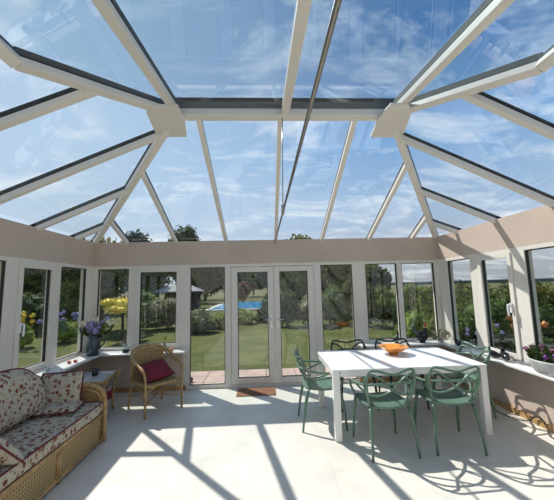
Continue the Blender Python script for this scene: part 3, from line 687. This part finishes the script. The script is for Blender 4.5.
# sill objects, left
o = thing('candle_glass', 'clear glass cup with a dark base on the sill beside the jug', 'candle holder', (-2.27, 5.34, ZS))
MB().lathe([(0, 0), (.05, 0), (.055, .03), (.05, .05), (0, .05)], 16).build('base', M['black'], o, smooth=True)
MB().lathe([(0, .05), (.045, .051), (.052, .09), (.05, .14), (.046, .14), (.04, .06), (0, .056)], 16).build('cup', M['clear'], o, smooth=True)
MB().tube([(.05, 0, .08), (.12, 0, .11), (.17, 0, .13)], .006, sub=4).build('handle', M['steel'], o, smooth=True)
for k, (dx, dy, lb) in enumerate(((0, 0, 'tiny red and white ornament on the left sill, left of its pair'), (.05, .06, 'tiny red and white ornament on the left sill, right of its pair'))):
    o = thing('small_ornament', lb, 'ornament', (-2.76+dx, 4.66+dy, ZS), group='tiny red ornaments on the left sill')
    MB().ball((0, 0, .022), .024, 10, 8, (1.2, 1, .9)).build('body', M['red'], o, smooth=True)
    MB().ball((.026, -.01, .032), .012, 8, 6).build('head', M['cream'], o, smooth=True)
o = MB().lathe([(0, 0), (.035, 0), (.042, .05), (.036, .08), (.03, .08), (.034, .05), (.028, .006), (0, .006)], 16).build('glass_jar', M['clear'], None, True)
o.location = (-2.76, 4.18, ZS); tag(o, 'small clear glass jar on the left sill above the sofa', 'jar')
o = thing('bud_vase', 'small olive bottle on the sill behind the armchair', 'vase', (-1.66, 5.38, ZS))
MB().lathe([(0, 0), (.03, 0), (.034, .06), (.016, .10), (.014, .13), (.02, .14), (.012, .14), (0, .1)], 14).build('bottle', mat('olive_glass', (.12, .12, .04), .2), o, smooth=True)
MB().tube([(0, 0, .1), (.005, 0, .17), (.01, -.01, .2)], .003, n=5).leaves([((.01, 0, .2), (.03, .03, .03))], 20, .02, rnd).build('sprig', M['leaflight'], o)
for k, x in enumerate((-1.78, -1.715, -1.58, -1.52)):
    o = thing('peach', 'peach-coloured fruit on the sill, %s' % ('far left of four', 'second from left of four', 'third from left of four', 'far right of four')[k], 'fruit', (x, 5.33, ZS), group='peach-coloured fruit on the sill')
    MB().ball((0, 0, .026), .028, 12, 8, (1, 1, .92)).build('flesh', M['peach'], o, smooth=True)
    MB().tube([(0, 0, .048), (.003, 0, .062)], .002, n=5, sub=1).build('stalk', M['bark'], o)

# sill objects, right
o = thing('cockerel_figurine', 'dark cockerel figurine with red comb on the sill', 'figurine', (2.72, 5.35, ZS))
MB().ball((0, 0, .1), .09, 18, 12, (1.15, .8, .95)).lathe([(0, 0), (.05, 0), (.045, .02), (.03, .04), (0, .05)], 14).tube([(.04, 0, .13), (.07, 0, .2), (.068, 0, .25)], [.055, .034, .026], sub=4).build('body', M['black'], o, smooth=True)
MB().tube([(-.07, 0, .12), (-.13, 0, .20), (-.15, 0, .27), (-.12, 0, .31)], [.045, .04, .03, .008], sub=4, flat=.5).build('tail', M['navy'], o, smooth=True)
MB().ball((.068, 0, .285), .024, 8, 6, (1.1, .35, 1)).ball((.088, 0, .225), .014, 8, 6, (.8, .4, 1.3)).build('comb', M['red'], o, smooth=True)
MB().tube([(.085, 0, .255), (.115, 0, .248)], [.01, .002], n=6, sub=1).build('beak', M['yellow'], o)
o = thing('bird_figurine', 'slim dark green bird figurine on the sill behind the bowl', 'figurine', (2.28, 5.38, ZS))
MB().lathe([(0, 0), (.04, 0), (.035, .012), (.008, .02), (.006, .05), (0, .05)], 14).build('base', M['dgreen'], o, smooth=True)
MB().tube([(-.07, 0, .06), (-.03, 0, .075), (.01, 0, .10), (.03, 0, .15), (.025, 0, .2), (.05, 0, .21)], [.008, .03, .035, .02, .013, .003], sub=4).build('body', M['dgreen'], o, smooth=True)
def potplant(name, label, loc, potm, leafm, r, h, spread, n, size, flowers=()):
    p = thing(name, label, 'plant', loc)
    MB().lathe([(0, 0), (r*.75, 0), (r, h), (r*.92, h), (r*.7, .01), (0, .01)], 24).build('pot', M[potm], p, smooth=True)
    MB().lathe([(0, h*.8), (r*.9, h*.85)], 18).build('soil', M['soil'], p)
    rr = random.Random(11)
    mb = MB().leaves([((0, 0, h+spread*.4), (spread, spread*.8, spread*.55))], n, size, rr)
    for k in range(9):
        a = k*.7; mb.tube([(0, 0, h*.8), (spread*.4*math.cos(a), spread*.4*math.sin(a), h+spread*.3), (spread*.8*math.cos(a), spread*.7*math.sin(a), h+spread*.55)], .003, n=5, sub=3)
    mb.build('foliage', M[leafm], p)
    for m, q, rad in flowers:
        f = MB(); flowerhead(f, q, rad, rr, 34); f.ball(q, rad*.55, 8, 6); f.build('flower', M[m], p)
    return p
potplant('potted_plant', 'small grey-green leafy plant in the right corner of the sill', (3.0, 5.28, ZS), 'zinc', 'leafgrey', .06, .06, .17, 260, .022)
def dovebird(name, label, loc, rz, s=1):
    o = thing(name, label, 'figurine', loc, rz)
    MB().tube([(-.1*s, 0, .035*s), (-.05*s, 0, .045*s), (0, 0, .05*s), (.05*s, 0, .07*s), (.06*s, 0, .1*s)], [.008*s, .035*s, .048*s, .035*s, .02*s], sub=4).ball((.065*s, 0, .115*s), .024*s, 10, 8).build('body', M['black'], o, smooth=True)
    MB().tube([(.08*s, 0, .115*s), (.11*s, 0, .11*s)], [.007*s, .001], n=6, sub=1).build('beak', M['steel'], o)
    return o
dovebird('bird_figurine', 'small black bird figurine on the right sill beside the corner plant', (3.06, 4.85, ZS), 2.2, .95)
dovebird('bird_figurine', 'black bird figurine below the white window handle, left of two', (3.05, 4.12, ZS), 1.9, 1.0)
dovebird('bird_figurine', 'black bird figurine below the white window handle, right of two', (3.07, 3.95, ZS), 1.2, 1.15)
pl = thing('flower_planter', 'pale zinc oval planter of pink and purple flowers on the right sill', 'planter', (3.055, 3.33, ZS))
MB().lathe([(0, 0), (.12, 0), (.16, .05), (.18, .13), (.19, .15), (.18, .15), (.16, .12), (.1, .012), (0, .01)], 32, sx=.62, sy=1.15).build('pot', M['zinc'], pl, smooth=True)
rr = random.Random(5)
MB().leaves([((0, .0, .19), (.11, .2, .09)), ((0, .1, .2), (.09, .14, .09))], 420, .028, rr).build('foliage', M['leafdark'], pl)
for m, q, r in (('pink', (-.05, .12, .27), .027), ('pink', (-.04, .0, .26), .025), ('pink', (-.06, .2, .24), .027), ('purple', (-.08, -.08, .20), .03), ('pink', (0, .05, .29), .03), ('purple', (-.05, -.16, .22), .03), ('pink', (0, -.08, .27), .03)):
    f = MB(); flowerhead(f, q, r, rr, 34); f.ball(q, r*.5, 8, 6); f.build('flower', M[m], pl)

# floor objects
o = MB().box(-.31, .31, -.19, .19, 0, .012).build('doormat', M['mat'], bevel=.004); o.location = (-.14, 5.24, 0)
tag(o, 'reddish brown doormat inside the garden doors', 'mat')
o = MB().tube([(3.12, 4.32, .01), (3.0, 4.1, .01), (3.06, 3.85, .01), (3.12, 3.75, .03), (3.15, 3.68, .10), (3.14, 3.58, .10), (3.1, 3.48, .03), (3.05, 3.38, .01), (3.1, 3.1, .01), (3.12, 2.4, .01)], .0065, sub=6).build('power_cable', M['cable'], None, True)
tag(o, 'black cable looping up from the floor along the right skirting', 'cable')

# ------------------------------------------------------------------ outside
GZ = -.15
struct(MB().box(-45, 6.5, D+.35, 60, GZ-.2, GZ).box(-45, XL-.35, -12, D+.35, GZ-.2, GZ).box(XR+.35, 6.5, -12, D+.35, GZ-.2, GZ).build('lawn', M['lawn']), 'mown green lawn of the garden', 'lawn')
struct(MB().box(-300, 600, -150, 700, GZ-.9, GZ-.25).build('field', M['field']), 'patchwork of farm fields beyond the hedge', 'field')
pt = MB()
for i in range(11):
    x = -2.4+i*.61
    for j in range(3): pt.box(x, x+.6, D+.36+j*.41, D+.36+j*.41+.40, GZ, GZ+.04)
struct(pt.build('patio', M['pavrose'], bevel=.006), 'rose-coloured paved strip outside the garden doors', 'patio')
# distant hills with a dark tree line
hl = MB(); P = []
rr = random.Random(2)
n = 70
for i in range(n+1):
    a = -1.2+2.6*i/n; R_ = 520; z = 3.2+2.4*noise.noise(V(i*.15, 0, 0))+.8*rr.random()
    P.append((math.sin(a)*R_, math.cos(a)*R_, z))
vs = [(x, y, -6) for x, y, z in P]+[(x, y, z) for x, y, z in P]+[(x*1.25, y*1.25, z+1.5) for x, y, z in P]+[(x*1.25, y*1.25, -6) for x, y, z in P]
L = n+1
fs = [(i, i+1, L+i+1, L+i) for i in range(n)]+[(L+i, L+i+1, 2*L+i+1, 2*L+i) for i in range(n)]+[(2*L+i, 2*L+i+1, 3*L+i+1, 3*L+i) for i in range(n)]
struct(hl.add(vs, fs).build('hills', M['hill']), 'low hazy wooded hills on the horizon', 'hills')
# pool
pp = thing('swimming_pool', 'blue swimming pool beyond the lawn shrubs', 'pool', (-2.4, 29, GZ))
MB().box(-2.4, 3.6, -4, 9, 0, .12).build('stone_surround', M['poolstone'], pp)
MB().box(-1.9, 3.0, -3.4, 8.4, .12, .15).build('water', M['water'], pp)
# garden pavilion
gv = thing('garden_pavilion', 'timber garden pavilion with pale grey hipped roof', 'pavilion', (-7.6, 29, GZ), .1)
MB().add([(-2.1, -1.9, 1.95), (2.1, -1.9, 1.95), (2.1, 1.9, 1.95), (-2.1, 1.9, 1.95), (-.9, 0, 2.65), (.9, 0, 2.65), (-2.1, -1.9, 1.85), (2.1, -1.9, 1.85), (2.1, 1.9, 1.85), (-2.1, 1.9, 1.85)],
         [(0, 1, 5, 4), (1, 2, 5), (2, 3, 4, 5), (3, 0, 4), (6, 7, 1, 0), (7, 8, 2, 1), (8, 9, 3, 2), (9, 6, 0, 3), (6, 9, 8, 7)]).build('roof', M['roofgrey'], gv)
for sx in (-1, 0, 1):
    for sy in (-1, 1): MB().box(sx*1.7-.07, sx*1.7+.07, sy*1.5-.07, sy*1.5+.07, 0, 1.86).build('post', M['wood'], gv)
rl = MB()
for sy in (-1, 1):
    if sy == 1: rl.box(-1.7, 1.7, 1.47, 1.53, 0, 1.85)
rl.box(.1, 1.7, -1.53, -1.47, 0, .85).box(1.67, 1.73, -1.5, 1.5, 0, .9).build('boarded_side', M['wood'], gv)

o = MB().ball((0, 0, .05), .1, 14, 10, (1.1, .8, .6), .3).build('stone', M['bark'], None, True); o.location = (-1.5, 6.3, GZ+.04)
tag(o, 'small dark stone on the paving outside the left full height panel', 'stone')
gv.scale = (.95, .95, .84)
# trees and shrubs
LIBN = [0]
def shrub(name, label, cat, x, y, w, h, m, n=2600, size=.1, trunk=0, dp=None, group=None, seed=None, core=True):
    LIBN[0] += 1; rr = random.Random(seed if seed is not None else LIBN[0]*13)
    dp = dp or w
    r = thing(name, label, cat, (x, y, GZ), group=group)
    zb = trunk; H = h-zb; blobs = [((0, 0, zb+H*.5), (w*.36, dp*.36, H*.5))]
    for k in range(9):
        a = rr.uniform(0, 6.3); q = rr.uniform(.35, .6); zz = rr.uniform(.25, .78); s = rr.uniform(.2, .3)
        blobs.append(((math.cos(a)*w*q*.55, math.sin(a)*dp*q*.55, zb+H*zz), (w*s, dp*s, min(H*s*1.0, H*(1-zz)*1.0+.05))))
    mb = MB().leaves(blobs, n, size, rr)
    if core:
        for c, q in blobs: mb.ball(c, 1, 10, 8, (q[0]*.8, q[1]*.8, q[2]*.8), .2)
    mb.build('foliage', m if not isinstance(m, str) else M[m], r)
    tk = MB().tube([(0, 0, 0), (.03*w, 0, zb*.5+H*.2), (-.02*w, 0, zb+H*.6)], [w*.03+.03, w*.025+.02, .02], sub=3)
    for a in (0, 2.1, 4.2): tk.tube([(0, 0, zb*.8+H*.1), (math.cos(a)*w*.2, math.sin(a)*dp*.2, zb+H*.5)], [w*.015+.015, .01], sub=1, n=6)
    tk.build('trunk' if trunk else 'stems', M['bark'], r, smooth=True)
    return r
def blooms(r, m, pts, rad, seed=1):
    rr = random.Random(seed)
    for p in pts:
        f = MB(); flowerhead(f, p, rad, rr, 30); f.ball(p, rad*.6, 8, 6); f.build('flower', M[m], r)
def rpos(px, y): return (px-263)/309*y
T = [ # px centre, distance, width, height, material, trunk, name, label
 (-16, 17, 3.2, 4.6, 'leafdark', 1.0, 'tree', 'dark tree beyond the lawn at the far left of the photo'),
 (28, 18, 3.6, 4.4, 'leafolive', .8, 'tree', 'olive-leaved tree seen through the left opening window'),
 (58, 23, 4.2, 4.3, 'leafblue', .5, 'tree', 'bluish dark conifer seen through the window left of the corner'),
 (88, 26, 4.6, 6, 'leafdark', .8, 'tree', 'dark tree standing behind the corner of the left windows'),
 (106, 15, 3.4, 4.4, 'leafolive', .9, 'tree', 'yellow-green tree seen above the yellow shrub'),
 (136, 30, 3.8, 7.4, 'leafblue', 1.5, 'tree', 'tall narrow dark tree whose tip shows above the beam'),
 (158, 36, 4.6, 6.2, 'leafmid', 1.0, 'tree', 'mid green tree behind the pavilion roof'),
 (182, 41, 5.4, 10.2, 'leafdark', 1.5, 'tree', 'tallest dark tree right behind the pavilion'),
 (206, 50, 6.4, 7.6, 'leafdark', .6, 'tree', 'dark tree behind the pavilion, between it and the pool'),
 (230, 60, 7.0, 8.6, 'leafmid', 1, 'tree', 'green tree beyond the left end of the pool'),
 (253, 74, 6.4, 6.0, 'leafdark', 1, 'tree', 'dark tree beyond the middle of the pool'),
 (276, 50, 6.4, 7.6, 'leafblue', 1, 'tree', 'bluish tree beyond the right end of the pool'),
 (297, 20, 3.4, 5.0, 'leafolive', .9, 'tree', 'olive tree seen through the right garden door'),
 (322, 27, 4.2, 5.0, 'leafdark', .8, 'tree', 'dark tree seen between the right door and the glass panel'),
 (346, 21, 3.0, 4.6, 'leafolive', .7, 'tree', 'yellow-green tree seen in the right full height panel'),
 (369, 17, 2.2, 3.1, 'leafdark', .3, 'tree', 'dark bushy tree left of the open sky on the right'),
]
for px, y, w_, h_, m, tk, nm, lb in T:
    shrub(nm, lb, 'tree', rpos(px, y), y, w_, h_, m, n=3600, size=.14+.004*y/2, trunk=tk, group=None)
S2 = [
 (6, 13, 2.1, 1.7, 'leafdark', 'dark shrub at the far left of the lawn edge'),
 (46, 14.5, 2.2, 1.7, 'leafdark', 'dark shrub behind the yellow flowers on the left'),
 (78, 17.5, 2.6, 1.9, 'leafmid', 'green shrub on the lawn edge behind the jug'),
 (148, 17, 1.9, 1.7, 'leafmid', 'green shrub left of the pavilion'),
 (170, 15, 1.9, 1.4, 'leafgrey', 'pale flowering shrub in front of the pavilion'),
 (202, 13.5, 1.5, .85, 'leafgrey', 'rounded cream-blossomed shrub in the left full height panel'),
 (221, 14.5, .8, .62, 'leaflight', 'small bright green shrub left of the pool'),
 (243, 16, 1.2, .62, 'leaflight', 'low yellow-green bush in front of the pool'),
 (263, 16.5, 1.0, .65, 'leafmid', 'low green bush in front of the pool, right of the yellow-green one'),
 (242, 41, 2.8, 2.6, 'leafred', 'copper-leaved shrub beyond the pool'),
 (272, 20, 1.3, 1.5, 'leafdark', 'dark shrub at the right end of the pool'),
 (309, 14.5, 1.6, 1.35, 'leafgrey', 'pale blossomed shrub in the right garden door'),
 (286, 14.5, 1.3, 1.5, 'leafdark', 'dark green shrub beside the pale one in the right door'),
 (333, 15, 1.7, 1.7, 'leafmid', 'mid green shrub in the right full height panel'),
 (357, 14, 1.3, 2.0, 'leafdark', 'dark green shrub at the right side of the full height panel'),
 (380, 13.5, 1.3, 1.75, 'leafolive', 'tall olive shrub behind the table'),
 (400, 13, 1.1, 1.25, 'leafmid', 'green shrub beside the mullion left of the cockerel'),
]
for px, y, w_, h_, m, lb in S2:
    shrub('shrub', lb, 'shrub', rpos(px, y), y, w_, h_+.1, m, n=2200, size=.075)
# flowering things
ys = shrub('yellow_shrub', 'bright yellow flowering shrub seen through the corner window', 'shrub', rpos(127, 12), 12, 1.3, 1.55, 'yellow', n=1900, size=.055, trunk=1.0)
yf = shrub('flower_clump', 'clump of yellow lilies outside the left opening window', 'flowers', rpos(36, 11), 11, .8, .85, 'leaflight', n=900, size=.05)
rr = random.Random(8)
blooms(yf, 'yellow', [(rr.uniform(-.4, .4), rr.uniform(-.3, .1), rr.uniform(.8, 1.2)) for _ in range(14)], .07, 3)
bf = shrub('flower_clump', 'clump of blue-lilac flowers outside the left corner window', 'flowers', rpos(73, 12), 12, 1.2, .85, 'leaflight', n=1100, size=.05)
blooms(bf, 'lilac', [(rr.uniform(-.7, .7), rr.uniform(-.4, .1), rr.uniform(.75, 1.1)) for _ in range(22)], .075, 4)
# hedge on the right: several clipped bushes of one hedge mesh
def hedge(name, label, pts, h, dep, m, n, size):
    r = thing(name, label, 'hedge', (*pts[0], GZ)); rr = random.Random(77); blobs = []
    for (ax, ay), (bx, by) in zip(pts, pts[1:]):
        L = math.hypot(bx-ax, by-ay); k = max(2, int(L/.7))
        for i in range(k):
            t_ = i/k; hh = h*rr.uniform(.9, 1.04)
            blobs.append(((ax+(bx-ax)*t_-pts[0][0], ay+(by-ay)*t_-pts[0][1], hh*.5), (.6, dep, hh*.52)))
    mb = MB().leaves(blobs, n, size, rr)
    for c, q in blobs: mb.ball(c, 1, 10, 8, (q[0]*.86, q[1]*.86, q[2]*.9), .1)
    mb.build('foliage', M[m], r)
    return r
hedge('hedge', 'long clipped mottled hedge between the garden and the fields', [(6.3, 13.2), (7.9, 10.9), (10.5, 8.2), (11.5, 5), (11.5, 0)], 1.78, .7, 'leafolive', 32000, .06)
S3 = [(413, 8.6, 1.1, 1.0, 'leaflight', 'pale green bush outside the corner window by the cockerel'),
      (437, 8.1, 1.0, .95, 'leafolive', 'olive bush outside the corner window above the corner plant'),
      (466, 6.5, 1.1, 1.05, 'leafmid', 'green bush with lilac flowers outside the right corner window'),
      (491, 7.6, 1.2, 1.35, 'leafmid', 'leafy green bush outside the right opening window'),
      (498, 5.5, .8, .75, 'leafdark', 'low dark bush outside the right opening window'),
      (540, 6.3, 1.2, 1.2, 'leafdark', 'dark green bush behind the orange roses')]
for px, y, w_, h_, m, lb in S3:
    r = shrub('bush', lb, 'bush', rpos(px, y), y, w_, h_+.12, m, n=2000, size=.05)
    if px == 466: blooms(r, 'lilac', [(rr.uniform(-.5, .4), rr.uniform(-.6, -.4), rr.uniform(.8, 1.0)) for _ in range(10)], .04, 6)
    if px == 415: blooms(r, 'redpetal', [(rr.uniform(-.1, .5), -.7, rr.uniform(.98, 1.12)) for _ in range(5)], .038, 7)
rs = shrub('rose_bush', 'rose bush with orange blooms outside the right window', 'rose bush', 4.5, 5.2, .8, .95, 'leafmid', n=700, size=.04)
blooms(rs, 'orange', [(-.31, 0, 1.2), (-.29, -.05, 1.08), (.2, 0, 1.05), (.28, -.03, 1.08), (.12, -.05, .95)], .055, 9)

# ------------------------------------------------------------------ camera
f, pitch, yaw, roll, hgt = 309.37, math.radians(6.778), math.radians(2.706), math.radians(1.393), 1.679
fw = V(math.sin(yaw)*math.cos(pitch), math.cos(yaw)*math.cos(pitch), math.sin(pitch))
r_ = V(math.cos(yaw), -math.sin(yaw), 0); u_ = r_.cross(fw)
r2 = r_*math.cos(roll)-u_*math.sin(roll); u2 = u_*math.cos(roll)+r_*math.sin(roll)
cd = bpy.data.cameras.new('camera'); cam = bpy.data.objects.new('camera', cd); C.objects.link(cam)
mw = Matrix.Identity(4)
for i in range(3): mw[i][0] = r2[i]; mw[i][1] = u2[i]; mw[i][2] = -fw[i]
mw[2][3] = hgt
cam.matrix_world = mw
cd.sensor_fit = 'HORIZONTAL'; cd.sensor_width = 36; cd.lens = f/554*36; cd.clip_end = 2000; cd.clip_start = .05
bpy.context.scene.camera = cam

# ------------------------------------------------------------------ sun and sky
sd = bpy.data.lights.new('sun', 'SUN'); so = bpy.data.objects.new('sun', sd); C.objects.link(so)
sd.energy = 4.7; sd.angle = math.radians(.6); sd.color = (1, .96, .89)
so.rotation_euler = Vector((.575, -.58, -1)).to_track_quat('-Z', 'Y').to_euler()
W = bpy.data.worlds.new('sky'); bpy.context.scene.world = W; W.use_nodes = True; nt = W.node_tree
bg = nt.nodes['Background']
tc = nt.nodes.new('ShaderNodeTexCoord'); sep = nt.nodes.new('ShaderNodeSeparateXYZ'); nt.links.new(tc.outputs['Generated'], sep.inputs[0])
rp = nt.nodes.new('ShaderNodeValToRGB'); nt.links.new(sep.outputs['Z'], rp.inputs['Fac']); e = rp.color_ramp.elements
e[0].position = 0; e[0].color = (.36, .36, .40, 1); e[1].position = 1; e[1].color = (.06, .14, .32, 1)
for p, c in ((.08, (.42, .46, .54)), (.2, (.36, .49, .66)), (.4, (.20, .37, .62)), (.65, (.09, .21, .44))): k = e.new(p); k.color = (*c, 1)
# brighter, paler air towards the sun's side
dt = nt.nodes.new('ShaderNodeVectorMath'); dt.operation = 'DOT_PRODUCT'; dt.inputs[1].default_value = Vector((-.8, .5, .25)).normalized()
nt.links.new(tc.outputs['Generated'], dt.inputs[0])
mr = nt.nodes.new('ShaderNodeMapRange'); mr.inputs['From Min'].default_value = .25; mr.inputs['From Max'].default_value = 1; mr.inputs['To Min'].default_value = 0; mr.inputs['To Max'].default_value = .8
nt.links.new(dt.outputs['Value'], mr.inputs['Value'])
mx = nt.nodes.new('ShaderNodeMix'); mx.data_type = 'RGBA'; nt.links.new(mr.outputs[0], mx.inputs['Factor']); nt.links.new(rp.outputs['Color'], mx.inputs['A']); mx.inputs['B'].default_value = (.52, .66, .80, 1)
# wispy cloud: noise on the direction projected to a flat layer
dv = nt.nodes.new('ShaderNodeMath'); dv.operation = 'ADD'; dv.inputs[1].default_value = .22; nt.links.new(sep.outputs['Z'], dv.inputs[0])
cb = nt.nodes.new('ShaderNodeCombineXYZ')
for i, ax in enumerate('XY'):
    q = nt.nodes.new('ShaderNodeMath'); q.operation = 'DIVIDE'; nt.links.new(sep.outputs[ax], q.inputs[0]); nt.links.new(dv.outputs[0], q.inputs[1]); nt.links.new(q.outputs[0], cb.inputs[i])
mp = nt.nodes.new('ShaderNodeMapping'); mp.inputs['Scale'].default_value = (1.0, 1.9, 1); mp.inputs['Rotation'].default_value = (0, 0, .5); nt.links.new(cb.outputs[0], mp.inputs['Vector'])
cn = nt.nodes.new('ShaderNodeTexNoise'); cn.inputs['Scale'].default_value = 1.7; cn.inputs['Detail'].default_value = 8; cn.inputs['Roughness'].default_value = .66; cn.inputs['Distortion'].default_value = .5
nt.links.new(mp.outputs[0], cn.inputs['Vector'])
cr = nt.nodes.new('ShaderNodeMapRange'); cr.inputs['From Min'].default_value = .49; cr.inputs['From Max'].default_value = .70; cr.inputs['To Max'].default_value = .8
nt.links.new(cn.outputs['Fac'], cr.inputs['Value'])
mc = nt.nodes.new('ShaderNodeMix'); mc.data_type = 'RGBA'; nt.links.new(cr.outputs[0], mc.inputs['Factor']); nt.links.new(mx.outputs['Result'], mc.inputs['A']); mc.inputs['B'].default_value = (.80, .86, .90, 1)
nt.links.new(mc.outputs['Result'], bg.inputs['Color']); bg.inputs['Strength'].default_value = .92

sc_ = bpy.context.scene
sc_.view_settings.view_transform = 'Standard'; sc_.view_settings.look = 'None'; sc_.view_settings.gamma = 1; sc_.view_settings.exposure = .38; sc_.view_settings.use_curve_mapping = False
